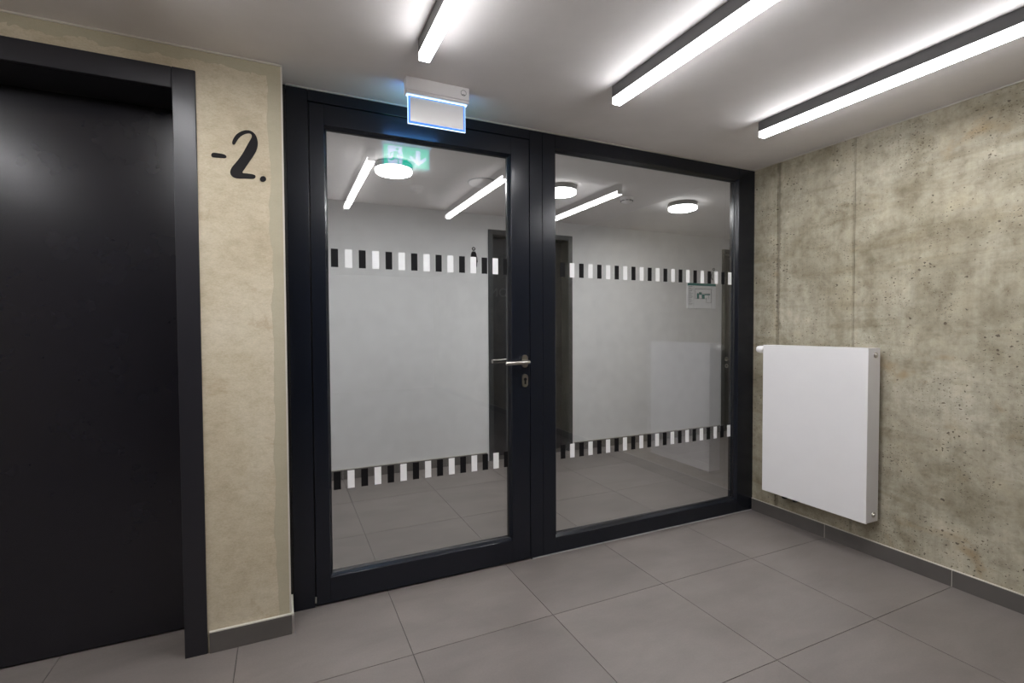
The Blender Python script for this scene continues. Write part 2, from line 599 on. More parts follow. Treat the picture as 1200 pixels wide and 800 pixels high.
# ------------------------------------------------------------------ baseboards
SH = 0.078
bb = thing('baseboard_left', (XE, YW, 0), 'dark grey tile skirting with metal corner under the floor number', 'baseboard', None, 'structure')
obj('skirting_tile', bxm(-3.113, XE + 0.004, YW - 0.012, YW, 0, SH, bev=0.0008), 'skirt', bb)
obj('skirting_tile', bxm(XE + 0.0005, XE + 0.010, YW - 0.004, -0.002, 0, SH), 'skirt', bb)
obj('sealant_line', bxm(-3.113, XE + 0.004, YW - 0.012, YW - 0.0005, SH, SH + 0.004), 'bead', bb)
obj('sealant_line', bxm(XE + 0.0005, XE + 0.012, YW - 0.012, -0.002, SH, SH + 0.004), 'bead', bb)
obj('corner_profile', bxm(XE + 0.004, XE + 0.0125, YW - 0.0135, YW - 0.004, 0, SH + 0.001, bev=0.001), 'alu', bb)
bl = thing('baseboard_far_left', (-4.5, YW, 0), 'dark grey tile skirting left of the charcoal door', 'baseboard', None, 'structure')
obj('skirting_tile', bxm(XL, -4.185, YW - 0.012, YW, 0, SH), 'skirt', bl)

br = thing('baseboard_right', (0, -0.3, 0), 'dark grey tile skirting with pale joints along the concrete wall', 'baseboard', None, 'structure')
y = 0.0
edges = [-0.002] + [TY0 - k * TP for k in range(0, 13)]
for k, (a, b_) in enumerate(zip(edges, edges[1:])):
    b_ = max(b_, YR + 0.012)
    if a - b_ < 0.01:
        continue
    obj('skirting_tile', bxm(-0.0125, -0.003, b_ + 0.0012, a - 0.0012, 0, SH, bev=0.0006), 'skirt', br)
    obj('pale_joint', bxm(-0.0118, -0.003, b_ - 0.0012, b_ + 0.0012, 0, SH), 'bead', br)
obj('sealant_line', bxm(-0.0118, -0.0005, YR, -0.002, SH, SH + 0.003), 'bead', br)

bk = thing('baseboard_back', (0, YB, 0), 'grey tile skirting along the white corridor wall', 'baseboard', None, 'structure')
for xa, xb in ((XE - 0.01, -1.155), (-0.212, 1.775), (2.61, XR2)):
    x = xa
    i = math.floor((xa - TX0) / TP)
    while TX0 + i * TP < xb:
        x0, x1 = max(xa, TX0 + i * TP), min(xb, TX0 + (i + 1) * TP)
        if x1 - x0 > 0.01:
            obj('skirting_tile', bxm(x0 + 0.001, x1 - 0.001, YB - 0.011, YB - 0.0005, 0, SH), 'skirt', bk)
        i += 1
    obj('sealant_line', bxm(xa, xb, YB - 0.011, YB - 0.0005, SH, SH + 0.005), 'bead', bk)

brr = thing('baseboard_rear', (-2.0, YR, 0), 'dark grey tile skirting along the dark grey lobby wall opposite the partition', 'baseboard', None, 'structure')
for k in range(8):
    obj('skirting_tile', bxm(XL + 0.62 * k + 0.001, min(XL + 0.62 * (k + 1) - 0.001, -0.014), YR, YR + 0.011, 0, SH), 'skirt', brr)

# ------------------------------------------------------------------ charcoal door on the left
d1 = thing('door_1', ((DX0 + DX1) / 2, YW, 0), 'plain charcoal door leaf set deep in a charcoal casing', 'door', None, 'structure')
CW = 0.073
ci, cz = -3.193, 2.096
co = ci + CW
obj('leaf', bxm(-4.10, ci + 0.0, 0.058, 0.10, 0.006, cz, bev=0.002), 'doorleaf', d1)
obj('jamb_casing', bxm(ci, co, YW - 0.008, YW + 0.012, 0.0, cz + 0.0765, bev=0.0025, seg=2), 'casing', d1)
obj('jamb_casing', bxm(-4.175, -4.10, YW - 0.008, YW + 0.012, 0.0, cz + 0.0765, bev=0.0025, seg=2), 'casing', d1)
obj('head_casing', bxm(-4.0995, ci - 0.0008, YW - 0.0078, YW + 0.012, cz, cz + 0.0762, bev=0.0025, seg=2), 'casing', d1)
obj('jamb_lining', bxm(ci, DX1, YW + 0.012, 0.12, 0, cz), 'casing', d1)
obj('jamb_lining', bxm(DX0, -4.10, YW + 0.012, 0.12, 0, cz), 'casing', d1)
obj('head_lining', bxm(DX0, DX1, YW + 0.012, 0.12, cz, DZ), 'casing', d1)
obj('door_stop', bxm(-4.10, ci, 0.10, 0.125, 0, cz), 'rubber', d1)
hd = obj('lever_rose', lathe(BM(), [(0.024, 0.058), (0.026, 0.055), (0.026, 0.049), (0.024, 0.047)], (-4.035, 0, 1.05), 'Y', 28), 'steel', d1, True)
obj('lever', tube(BM(), [(-4.035, 0.05, 1.05), (-4.035, 0.01, 1.05), (-4.025, -0.002, 1.05), (-3.99, -0.004, 1.05), (-3.90, -0.004, 1.05)], 0.0095), 'steel', hd, True)

# ------------------------------------------------------------------ glazed partition: fixed frame with side light
FD = 0.075
XF = -2.818
w1 = thing('window_1', (-0.8, 0.03, 0), 'anthracite frame with fixed glazed side light between the two concrete walls', 'glazed partition', None, 'structure')
BV = dict(bev=0.0018, seg=2)
LT = 2.201     # underside of head above the door leaf
obj('jamb_seal', bxm(XE + 0.001, XF - 0.0005, 0.006, 0.05, 0.0, H - 0.002), 'rubber', w1)
obj('frame_jamb', bxm(XF, -2.7325, 0.0, FD, 0.0, H - 0.006, **BV), 'frame', w1)
obj('frame_head', bxm(-2.7320, -1.6685, 0.0, FD, LT, H - 0.006, **BV), 'frame', w1)
obj('mullion', bxm(-1.6680, -1.5935, 0.0, FD, 0.0, H - 0.006, **BV), 'frame', w1)
obj('frame_jamb', bxm(-1.5920, -1.516, 0.0005, FD, 0.0, H - 0.006, **BV), 'frame', w1)
obj('frame_head', bxm(-1.5155, -0.1455, 0.0005, FD, 2.178, H - 0.006, **BV), 'frame', w1)
obj('frame_sill', bxm(-1.5155, -0.1455, 0.0005, FD, 0.0, 0.088, **BV), 'frame', w1)
obj('frame_jamb', bxm(-0.145, -0.001, 0.0005, FD, 0.0, H - 0.006, **BV), 'frame', w1)
obj('ceiling_bead', bxm(XF, -0.001, -0.004, 0.004, H - 0.006, H - 0.0005), 'bead', w1)
obj('floor_bead', bxm(-1.66, -0.012, -0.004, 0.0, 0.0, 0.005), 'plastic_grey', w1)


def bead_frame(x0, x1, z0, z1, parent, wd):
    """sloping glazing beads round an opening, one mesh each: from face y .004 down to the glass at y .028"""
    for side in range(4):
        bm = BM()
        ya, yb = 0.006, 0.0285
        o4 = [(x0, z0), (x1, z0), (x1, z1), (x0, z1)]
        i4 = [(x0 + wd, z0 + wd), (x1 - wd, z0 + wd), (x1 - wd, z1 - wd), (x0 + wd, z1 - wd)]
        a, b = side, (side + 1) % 4
        P = []
        for (x, z), yy in ((o4[a], ya), (o4[b], ya), (i4[b], yb - 0.010), (i4[a], yb - 0.010), (o4[a], yb), (o4[b], yb), (i4[b], yb), (i4[a], yb)):
            P.append(bm.verts.new((x, yy, z)))
        for q in ((0, 1, 2, 3), (7, 6, 5, 4), (3, 2, 6, 7), (0, 4, 5, 1), (1, 5, 6, 2), (4, 0, 3, 7)):
            bm.faces.new([P[i] for i in q])
        bmesh.ops.recalc_face_normals(bm, faces=bm.faces)
        obj('glazing_bead', bm, 'frame', parent)
        bm = BM()
        g = wd + 0.0035
        j4 = [(x0 + g, z0 + g), (x1 - g, z0 + g), (x1 - g, z1 - g), (x0 + g, z1 - g)]
        P = []
        for (x, z), yy in ((i4[a], yb - 0.006), (i4[b], yb - 0.006), (j4[b], yb - 0.002), (j4[a], yb - 0.002), (i4[a], yb + 0.001), (i4[b], yb + 0.001), (j4[b], yb + 0.001), (j4[a], yb + 0.001)):
            P.append(bm.verts.new((x, yy, z)))
        for q in ((0, 1, 2, 3), (7, 6, 5, 4), (3, 2, 6, 7), (0, 4, 5, 1), (1, 5, 6, 2), (4, 0, 3, 7)):
            bm.faces.new([P[i] for i in q])
        bmesh.ops.recalc_face_normals(bm, faces=bm.faces)
        obj('gasket', bm, 'rubber', parent)


stripe_mesh = {}


def stripes(pane, x_first, n, z0, z1, first_black, pitch, wd):
    base = world_loc(pane)
    for k in range(n):
        blk = (k % 2 == 0) == first_black
        key = (blk, round(z1 - z0, 4))
        if key not in stripe_mesh:
            bm = bxm(-wd / 2, wd / 2, -0.0006, 0.0, 0, z1 - z0)
            me = bpy.data.meshes.new('stripe')
            bm.to_mesh(me)
            bm.free()
            me.materials.append(M['sticker_black' if blk else 'sticker_white'])
            stripe_mesh[key] = me
        o = bpy.data.objects.new('stripe', stripe_mesh[key])
        o.location = Vector((x_first + wd / 2 + k * pitch, 0.0298, z0)) - base
        C.objects.link(o)
        o.parent = pane


SP, SW = 0.0598, 0.0305
# fixed side light
bead_frame(-1.516, -0.145, 0.088, 2.178, w1, 0.012)
gp = obj('glass_pane', bxm(-1.510, -0.150, 0.030, 0.036, 0.094, 2.172), 'glass', w1)
obj('glass_pane', bxm(-1.510, -0.150, 0.052, 0.058, 0.094, 2.172), 'glass_in', w1)
SPR = (-0.144 + 1.465) / 22
stripes(gp, -1.468, 23, 1.501, 1.580, True, SPR, 0.0295)
stripes(gp, -1.468, 23, 0.504, 0.581, True, SPR, 0.0295)

# glazed door leaf
d2 = thing('door_2', (-2.2, 0.03, 0), 'anthracite framed glass door with lever handle and piano stripe stickers', 'glass door', None, 'structure')
lx0, lx1, lz0, lz1 = -2.7275, -1.6725, 0.008, 2.196
gx0, gx1, gz0, gz1 = -2.668, -1.775, 0.122, 2.108
obj('stile', bxm(lx0, gx0, -0.0015, FD - 0.004, lz0, lz1, **BV), 'frame', d2)
obj('stile', bxm(gx1, lx1, -0.0015, FD - 0.004, lz0, lz1, **BV), 'frame', d2)
obj('top_rail', bxm(gx0 + 0.0003, gx1 - 0.0003, -0.0015, FD - 0.004, gz1, lz1, **BV), 'frame', d2)
obj('bottom_rail', bxm(gx0 + 0.0003, gx1 - 0.0003, -0.0015, FD - 0.004, lz0, gz0, **BV), 'frame', d2)
for xx in ((-2.7325, lx0 + 0.001), (lx1 - 0.001, -1.6675)):
    obj('rebate_gasket', bxm(xx[0], xx[1], 0.012, 0.05, 0.004, LT), 'rubber', d2)
obj('rebate_gasket', bxm(lx0, lx1, 0.012, 0.05, lz1 - 0.001, LT), 'rubber', d2)
obj('threshold_seal', bxm(lx0, lx1, 0.02, 0.05, 0.0, lz0 + 0.001), 'rubber', d2)
obj('hinge_pin', lathe(BM(), [(0.003, 0.02), (0.004, 0.022), (0.004, 0.045), (0.003, 0.047)], (-2.730, -0.001, 0), 'Z', 12), 'alu', d2, True)
bead_frame(gx0, gx1, gz0, gz1, d2, 0.009)
gd = obj('glass_pane', bxm(gx0 + 0.004, gx1 - 0.004, 0.030, 0.036, gz0 + 0.004, gz1 - 0.004), 'glass', d2)
obj('glass_pane', bxm(gx0 + 0.004, gx1 - 0.004, 0.052, 0.058, gz0 + 0.004, gz1 - 0.004), 'glass_in', d2)
stripes(gd, -2.6445, 15, 1.500, 1.5815, True, SP, SW)
stripes(gd, -2.6465, 15, 0.500, 0.581, True, SP, SW)


def oval_rose(cx, cz, hw, hh, y0, y1):
    bm = BM()
    pts = []
    for i in range(24):
        a = 2 * math.pi * i / 24
        s = 1 if math.sin(a) >= 0 else -1
        pts.append((cx + hw * math.cos(a), cz + s * (hh - hw) + hw * math.sin(a)))
    slab_xz(bm, pts, y0, y1)
    return bm


hx = -1.7035
rose = obj('handle_rose', oval_rose(hx, 1.052, 0.0165, 0.033, -0.0105, -0.0015), 'steel', d2)
obj('lever', tube(BM(), [(hx, -0.008, 1.050), (hx, -0.050, 1.050), (hx - 0.003, -0.058, 1.050), (hx - 0.012, -0.062, 1.050), (hx - 0.06, -0.060, 1.048), (hx - 0.115, -0.057, 1.047), (hx - 0.128, -0.056, 1.047)], [0.0095, 0.0095, 0.0098, 0.0098, 0.0098, 0.0102, 0.009]), 'steel', rose, True)
rose2 = obj('handle_rose', oval_rose(hx, 1.052, 0.0165, 0.033, FD - 0.004, FD + 0.005), 'steel', d2)
obj('lever', tube(BM(), [(hx, FD, 1.050), (hx, FD + 0.045, 1.050), (hx - 0.004, FD + 0.055, 1.050), (hx - 0.012, FD + 0.058, 1.050), (hx - 0.06, FD + 0.057, 1.048), (hx - 0.128, FD + 0.052, 1.047)], 0.0098), 'steel', rose2, True)
esc = obj('key_escutcheon', oval_rose(hx, 0.951, 0.0165, 0.034, -0.0105, -0.0015), 'steel', d2)
bm = BM()
lathe(bm, [(0.0085, -0.0125), (0.0085, -0.010)], (hx, 0, 0.958), 'Y', 20)
box(bm, hx - 0.0048, hx + 0.0048, -0.0125, -0.010, 0.932, 0.955)
obj('lock_cylinder', bm, 'rubber', esc)

# ------------------------------------------------------------------ corridor doors


def corridor_door(name, x0, x1, ztop, hx_, hz, hdir, label):
    d = thing(name, ((x0 + x1) / 2, YB, 0), label, 'door', None, 'structure')
    cw = 0.046
    obj('leaf', bxm(x0 + 0.01, x1 - 0.01, YB + 0.125, YB + 0.165, 0.006, ztop - 0.01), 'cdoor', d)
    for a, b in ((x0 - cw + 0.010, x0 + 0.010), (x1 - 0.010, x1 + cw - 0.010)):
        obj('jamb_casing', bxm(a, b, YB - 0.012, YB + 0.004, 0, ztop + cw - 0.010, bev=0.002), 'ccasing', d)
    obj('head_casing', bxm(x0 + 0.0105, x1 - 0.0105, YB - 0.012, YB + 0.004, ztop - 0.010, ztop + cw - 0.010, bev=0.002), 'ccasing', d)
    for a, b in ((x0, x0 + 0.010), (x1 - 0.010, x1)):
        obj('jamb_lining', bxm(a, b, YB + 0.004, YB + 0.18, 0, ztop), 'ccasing', d)
    obj('head_lining', bxm(x0, x1, YB + 0.004, YB + 0.18, ztop - 0.010, ztop), 'ccasing', d)
    yl = YB + 0.125
    r = obj('handle_rose', lathe(BM(), [(0.026, yl - 0.008), (0.026, yl)], (hx_, 0, hz), 'Y', 24), 'steel', d, True)
    obj('lever', tube(BM(), [(hx_, yl - 0.004, hz), (hx_, yl - 0.05, hz), (hx_ + hdir * 0.012, yl - 0.058, hz), (hx_ + hdir * 0.12, yl - 0.056, hz)], 0.0098), 'steel', r, True)
    e = obj('key_escutcheon', lathe(BM(), [(0.026, yl - 0.008), (0.026, yl)], (hx_, 0, hz - 0.085), 'Y', 24), 'steel', d, True)
    obj('lock_cylinder', lathe(BM(), [(0.009, yl - 0.010), (0.009, yl - 0.006)], (hx_, 0, hz - 0.085), 'Y', 14), 'rubber', e)
    return d


d3 = corridor_door('door_3', D3[0], D3[1], D3[2], -0.40, 1.05, -1, 'dark corridor door with faint lettering seen through the glazed door')
d4 = corridor_door('door_4', D4[0], D4[1], D4[2], 2.02, 0.84, 1, 'dark corridor door beside the escape plan board')
# faint lettering on the corridor door
cu = bpy.data.curves.new('lettering', 'FONT')
cu.body = 'MOT'
cu.size = 0.115
cu.extrude = 0.001
cu.space_character = 1.1
to = bpy.data.objects.new('lettering', cu)
C.objects.link(to)
bpy.context.view_layer.update()
me = bpy.data.meshes.new_from_object(to.evaluated_get(bpy.context.evaluated_depsgraph_get()))
bpy.data.objects.remove(to, do_unlink=True)
bm = BM()
bm.from_mesh(me)
bmesh.ops.rotate(bm, verts=bm.verts, cent=(0, 0, 0), matrix=Matrix.Rotation(math.pi / 2, 3, 'X'))
bmesh.ops.translate(bm, verts=bm.verts, vec=(-1.068, YB + 0.1235, 1.525))
obj('lettering', bm, 'dark_text', d3)

# ------------------------------------------------------------------ floor number
fn = thing('painted_floor_number', (-2.98, YW, 1.79), 'black brush style minus two floor number on the concrete wall', 'wall lettering')


def zpt(x, y):
    q = px(230 + x / 8.0, 130 + y / 8.0, YW)
    return (q.x, q.z)


two = [(350, 318), (338, 312), (335, 292), (348, 258), (375, 220), (412, 195), (455, 180), (500, 181), (540, 203), (565, 238), (577, 282), (577, 332), (563, 378), (535, 425), (500, 475), (460, 535), (425, 583), (470, 585), (520, 591), (551, 600), (559, 616), (548, 634), (525, 639), (460, 635), (400, 636), (360, 629), (332, 611), (317, 585), (320, 553), (340, 518), (375, 480), (410, 435), (440, 390), (470, 335), (495, 290), (515, 258), (523, 236), (513, 215), (490, 210), (455, 217), (420, 236), (390, 267), (372, 298), (361, 314)]
minus = [(138, 412), (148, 393), (175, 391), (240, 401), (272, 410), (288, 430), (272, 445), (235, 441), (165, 436), (144, 430)]
obj('numeral_two', slab_xz(BM(), [zpt(*q) for q in chaikin(two, 2)], YW - 0.0012, YW), 'ink', fn)
obj('minus_sign', slab_xz(BM(), [zpt(*q) for q in chaikin(minus, 2)], YW - 0.0012, YW), 'ink', fn)
obj('full_stop', slab_xz(BM(), [zpt(626 + 29 * math.cos(a * math.pi / 12), 638 + 27 * math.sin(a * math.pi / 12)) for a in range(24)], YW - 0.0012, YW), 'ink', fn)

# ------------------------------------------------------------------ linear ceiling lights
LY0, LY1 = -1.765, -0.547
LW, LZ, LD = 0.040, 2.179, 0.027


def linear_light(xl, label, name='linear_ceiling_light'):
    t = thing(name, (xl + LW / 2, (LY0 + LY1) / 2, H), label, 'ceiling light', 'linear lights across the lobby ceiling')
    obj('housing', bxm(xl, xl + LW, LY0 + 0.002, LY1 - 0.002, LZ + LD, H - 0.0004), 'lamp_body', t)
    obj('diffuser', bxm(xl + 0.002, xl + LW - 0.002, LY0 + 0.003, LY1 - 0.003, LZ, LZ + 0.002), 'linear', t)
    for xa, xb in ((xl + 0.0005, xl + 0.002), (xl + LW - 0.002, xl + LW - 0.0005)):
        obj('side_diffuser', bxm(xa, xb, LY0 + 0.003, LY1 - 0.003, LZ + 0.0006, LZ + LD), 'linear_side', t)
    for ya, yb in ((LY0, LY0 + 0.003), (LY1 - 0.003, LY1)):
        obj('end_cap', bxm(xl - 0.0005, xl + LW + 0.0005, ya, yb, LZ + 0.001, H - 0.0006), 'lamp_body', t)
    return t


linear_light(-1.549, 'linear ceiling light second from the concrete radiator wall')
linear_light(-0.653, 'linear ceiling light running beside the concrete radiator wall')
linear_light(-2.389, 'linear ceiling light in line with the emergency exit sign')
linear_light(-3.262, 'linear ceiling light between the exit sign and the charcoal door', 'linear_ceiling_light_offscreen')
linear_light(-4.29, 'linear ceiling light straight in front of the charcoal door', 'linear_ceiling_light_offscreen')

# ------------------------------------------------------------------ exit sign
EX0, EX1 = -2.371, -2.099
ez = 2.190
yf, yk = -0.277, -0.232
es = thing('exit_sign', ((EX0 + EX1) / 2, (yf + yk) / 2, H), 'white ceiling mounted emergency exit sign with edge lit hanging panel', 'exit sign')
hs = obj('housing', bxm(EX0, EX1, yf, yk, ez + 0.012, H - 0.0004, bev=0.002, seg=2), 'plastic', es)
obj('housing_cover', bxm(EX0 + 0.0008, EX1 - 0.0008, yf + 0.0008, yk - 0.0008, ez, ez + 0.0112, bev=0.002, seg=2), 'plastic', es)
obj('logo_ring', ring_xz(BM(), EX1 - 0.026, 2.231, 0.0125, 0.0112, yf - 0.0006, yf, 28), 'print_grey', hs)
obj('logo_mark', slab_xz(BM(), [(EX1 - 0.036, 2.226), (EX1 - 0.031, 2.2235), (EX1 - 0.027, 2.226), (EX1 - 0.023, 2.2235), (EX1 - 0.017, 2.226), (EX1 - 0.021, 2.2215), (EX1 - 0.026, 2.2225), (EX1 - 0.031, 2.2215)], yf - 0.0006, yf), 'print_grey', hs)
obj('light_strip', bxm(EX0 + 0.006, EX1 - 0.006, -0.262, -0.247, ez - 0.004, ez), 'led_blue', es)
obj('light_strip', bxm(EX0 + 0.004, EX1 - 0.004, yk, yk + 0.0015, ez + 0.002, ez + 0.009), 'led_back', es)
px0, px1, pz0, pz1 = EX0 + 0.010, EX1 - 0.012, 2.072, ez - 0.004
ypa, ypb = -0.257, -0.252
ac = obj('acrylic_panel', bxm(px0 + 0.0012, px1 - 0.0012, ypa, ypb, pz0 + 0.0015, pz1), 'border_blue', es)
obj('lit_edge', bxm(px0, px0 + 0.0012, ypa, ypb, pz0, pz1), 'edge_blue', ac)
obj('lit_edge', bxm(px1 - 0.0012, px1, ypa, ypb, pz0, pz1), 'edge_blue', ac)
obj('lit_edge', bxm(px0 + 0.0012, px1 - 0.0012, ypa, ypb, pz0, pz0 + 0.0015), 'edge_blue', ac)
fx0, fx1, fz0, fz1 = px0 + 0.010, px1 - 0.009, pz0 + 0.011, pz1 - 0.005
obj('white_film', bxm(fx0, fx1, ypa - 0.0008, ypa, fz0, fz1), 'film', es)
pg = obj('pictogram_film', bxm(px0 + 0.006, px1 - 0.004, ypb, ypb + 0.0006, pz0 + 0.005, pz1 - 0.003), 'sign_green', es)
gx, gw, gzz, gh = px0 + 0.006, (px1 - px0 - 0.010), pz0 + 0.005, (pz1 - pz0 - 0.008)


def gpt(u, v):
    return (gx + u * gw, gzz + v * gh)


ya, yb = ypb + 0.0006, ypb + 0.0012
obj('doorway_print', slab_xz(BM(), [gpt(0.09, 0.06), gpt(0.40, 0.06), gpt(0.40, 0.94), gpt(0.09, 0.94)], ya, yb), 'sign_white', pg)
obj('arrow_print', slab_xz(BM(), [gpt(0.70, 0.86), gpt(0.80, 0.86), gpt(0.80, 0.40), gpt(0.93, 0.60), gpt(0.93, 0.42), gpt(0.75, 0.12), gpt(0.57, 0.42), gpt(0.57, 0.60), gpt(0.70, 0.40)], ya, yb), 'sign_white', pg)
bm = BM()
yc, yd = yb, yb + 0.0006
hc = gpt(0.29, 0.80)
slab_xz(bm, [(hc[0] + 0.0075 * math.cos(a * math.pi / 9), hc[1] + 0.0075 * math.sin(a * math.pi / 9)) for a in range(18)], yc, yd)
for poly in ([(0.19, 0.66), (0.29, 0.70), (0.31, 0.64), (0.26, 0.42), (0.20, 0.40), (0.21, 0.55)],
             [(0.19, 0.66), (0.21, 0.60), (0.155, 0.54), (0.15, 0.42), (0.125, 0.42), (0.13, 0.58)],
             [(0.29, 0.70), (0.33, 0.56), (0.39, 0.55), (0.39, 0.49), (0.31, 0.50), (0.28, 0.60)],
             [(0.26, 0.44), (0.21, 0.40), (0.29, 0.28), (0.30, 0.08), (0.335, 0.08), (0.33, 0.32)],
             [(0.20, 0.44), (0.25, 0.40), (0.20, 0.24), (0.11, 0.20), (0.11, 0.26), (0.18, 0.29)]):
    slab_xz(bm, [gpt(*q) for q in poly], yc, yd)
obj('running_figure_print', bm, 'sign_green', pg)

# ------------------------------------------------------------------ radiator
RX0, RX1 = -0.140, -0.040
RY0, RY1 = -0.790, -0.181
RZ0, RZ1 = 0.207, 1.1125
ra = thing('radiator', (-0.09, (RY0 + RY1) / 2, RZ0), 'flat white panel radiator hung on the concrete wall', 'radiator')
obj('front_panel', bxm(RX0, RX0 + 0.010, RY0, RY1, RZ0, RZ1, bev=0.002, seg=2), 'radiator', ra)
bm = BM()
box(bm, RX0 + 0.014, RX0 + 0.024, RY0 + 0.012, RY1 - 0.012, RZ0 + 0.012, RZ1 - 0.014)
box(bm, RX1 - 0.010, RX1, RY0 + 0.012, RY1 - 0.012, RZ0 + 0.012, RZ1 - 0.014)
obj('water_panel', bm, 'rad_side', ra)
for a, b in ((RY0 + 0.001, RY0 + 0.0028), (RY1 - 0.0028, RY1 - 0.001)):
    obj('side_panel', bxm(RX0 + 0.010, RX1 + 0.003, a, b, RZ0 + 0.002, RZ1 - 0.004, bev=0.0006), 'rad_side', ra)
bm = BM()
gz0_, gz1_ = RZ1 - 0.006, RZ1 - 0.001
box(bm, RX0 + 0.010, RX0 + 0.025, RY0 + 0.001, RY1 - 0.001, gz0_, gz1_)
box(bm, RX1 - 0.010, RX1 + 0.004, RY0 + 0.001, RY1 - 0.001, gz0_, gz1_)
tg = obj('top_grille', bm, 'radiator', ra)
yy = RY0 + 0.001
for k in range(15):
    y2 = RY0 + 0.035 + k * 0.0405 if k < 14 else RY1 - 0.001
    obj('grille_bar', bxm(RX0 + 0.025, RX1 - 0.010, yy, y2, gz0_, gz1_), 'radiator', tg)
    yy = y2 + 0.018
for zz in (RZ1 - 0.036, RZ0 + 0.040):
    pl = obj('plug', lathe(BM(), [(0.014, RY0 - 0.004), (0.0145, RY0 + 0.001)], (-0.078, 0, zz), 'Y', 24), 'steel', ra, True)
    obj('plug_centre', lathe(BM(), [(0.006, RY0 - 0.009), (0.007, RY0 - 0.004)], (-0.078, 0, zz), 'Y', 16), 'alu', pl, True)
vh = obj('thermostat_head', lathe(BM(), [(0.017, RY1 + 0.026), (0.0205, RY1 + 0.030), (0.0215, RY1 + 0.055), (0.0205, RY1 + 0.070), (0.015, RY1 + 0.0745)], (-0.095, 0, RZ1 - 0.030), 'Y', 28), 'plastic', ra, True)
obj('valve_collar', lathe(BM(), [(0.013, RY1 - 0.001), (0.013, RY1 + 0.012), (0.0165, RY1 + 0.013), (0.0165, RY1 + 0.026)], (-0.095, 0, RZ1 - 0.030), 'Y', 24), 'steel', ra, True)
for k in range(12):
    a = 2 * math.pi * k / 12
    cx_, cz_ = -0.095 + 0.0212 * math.cos(a), RZ1 - 0.030 + 0.0212 * math.sin(a)
    obj('grip_rib', bxm(cx_ - 0.0012, cx_ + 0.0012, RY1 + 0.034, RY1 + 0.060, cz_ - 0.0012, cz_ + 0.0012), 'plastic', vh)
for yy in (RY1 - 0.09, RY1 - 0.16):
    obj('pipe_connection', lathe(BM(), [(0.009, RZ0 - 0.012), (0.012, RZ0 - 0.010), (0.012, RZ0 + 0.014)], (-0.070, yy, 0), 'Z', 18), 'steel', ra, True)
    obj('supply_pipe', tube(BM(), [(-0.070, yy, RZ0 - 0.010), (-0.070, yy, RZ0 - 0.022), (-0.064, yy, RZ0 - 0.032), (-0.050, yy, RZ0 - 0.036), (-0.005, yy, RZ0 - 0.036)], 0.0075), 'rubber', ra, True)
for yy in (RY0 + 0.10, RY1 - 0.055):
    obj('wall_bracket', bxm(RX1 - 0.002, -0.0035, yy - 0.012, yy + 0.012, RZ0 + 0.02, RZ1 - 0.08), 'rad_side', ra)

# ------------------------------------------------------------------ corridor ceiling fittings


def round_lamp(x, y_, label):
    t = thing('round_ceiling_lamp', (x, y_, H), label, 'ceiling lamp', 'round lamps along the corridor ceiling')
    obj('base_ring', lathe(BM(), [(0.112, H - 0.0004), (0.115, H - 0.006), (0.115, H - 0.034), (0.112, H - 0.0345)], (x, y_, 0), 'Z', 48), 'lamp_ring', t, True)
    obj('diffuser_rim', lathe(BM(), [(0.111, H - 0.0345), (0.114, H - 0.037), (0.114, H - 0.050), (0.107, H - 0.056)], (x, y_, 0), 'Z', 48, False), 'round_rim', t, True)
    obj('diffuser', lathe(BM(), [(0.107, H - 0.056), (0.095, H - 0.059), (0.05, H - 0.060), (0.01, H - 0.0605)], (x, y_, 0), 'Z', 48), 'round', t, True)
    return t


round_lamp(-2.195, 0.845, 'lit round corridor ceiling lamp straight behind the glazed door leaf')
round_lamp(-0.985, 0.845, 'lit round corridor ceiling lamp between the unlit white disc and the smoke detector')
round_lamp(0.190, 0.850, 'lit round corridor ceiling lamp closest to the escape plan board')


def smoke_detector(x, y_, label):
    t = thing('smoke_detector', (x, y_, H), label, 'smoke detector', 'smoke detectors')
    obj('base', lathe(BM(), [(0.052, H - 0.0004), (0.053, H - 0.012), (0.050, H - 0.014)], (x, y_, 0), 'Z', 36), 'plastic', t, True)
    hd_ = obj('head', lathe(BM(), [(0.049, H - 0.014), (0.049, H - 0.024), (0.042, H - 0.034), (0.026, H - 0.042), (0.020, H - 0.046), (0.004, H - 0.048)], (x, y_, 0), 'Z', 36), 'plastic', t, True)
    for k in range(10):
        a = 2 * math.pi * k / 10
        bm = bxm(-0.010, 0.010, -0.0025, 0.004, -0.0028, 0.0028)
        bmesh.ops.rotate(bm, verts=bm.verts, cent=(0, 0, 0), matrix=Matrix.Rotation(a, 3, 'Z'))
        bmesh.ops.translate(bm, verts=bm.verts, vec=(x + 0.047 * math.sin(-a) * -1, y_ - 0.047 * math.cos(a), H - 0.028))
        obj('slot_shade_block', bm, 'rubber', hd_)  # solid dark block stands in for the shade inside an open vent
    return t


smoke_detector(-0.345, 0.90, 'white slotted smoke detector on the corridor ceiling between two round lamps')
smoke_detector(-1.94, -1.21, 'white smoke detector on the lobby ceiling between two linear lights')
dl = thing('recessed_ceiling_disc', (-1.555, 0.965, H), 'unlit white round disc on the corridor ceiling between two round lamps', 'ceiling fitting')
obj('rim', lathe(BM(), [(0.100, H - 0.0004), (0.100, H - 0.004), (0.094, H - 0.007)], (-1.555, 0.965, 0), 'Z', 40), 'plastic_grey', dl, True)
obj('cover', lathe(BM(), [(0.093, H - 0.004), (0.090, H - 0.014), (0.075, H - 0.024), (0.05, H - 0.031), (0.01, H - 0.034)], (-1.555, 0.965, 0), 'Z', 40), 'plastic', dl, True)
pb = thing('motion_sensor', (0.95, 0.96, H), 'small white motion sensor on the corridor ceiling beside the partition jamb', 'sensor')
obj('sensor_base', lathe(BM(), [(0.034, H - 0.0004), (0.034, H - 0.018), (0.030, H - 0.020)], (0.95, 0.96, 0), 'Z', 28), 'plastic', pb, True)
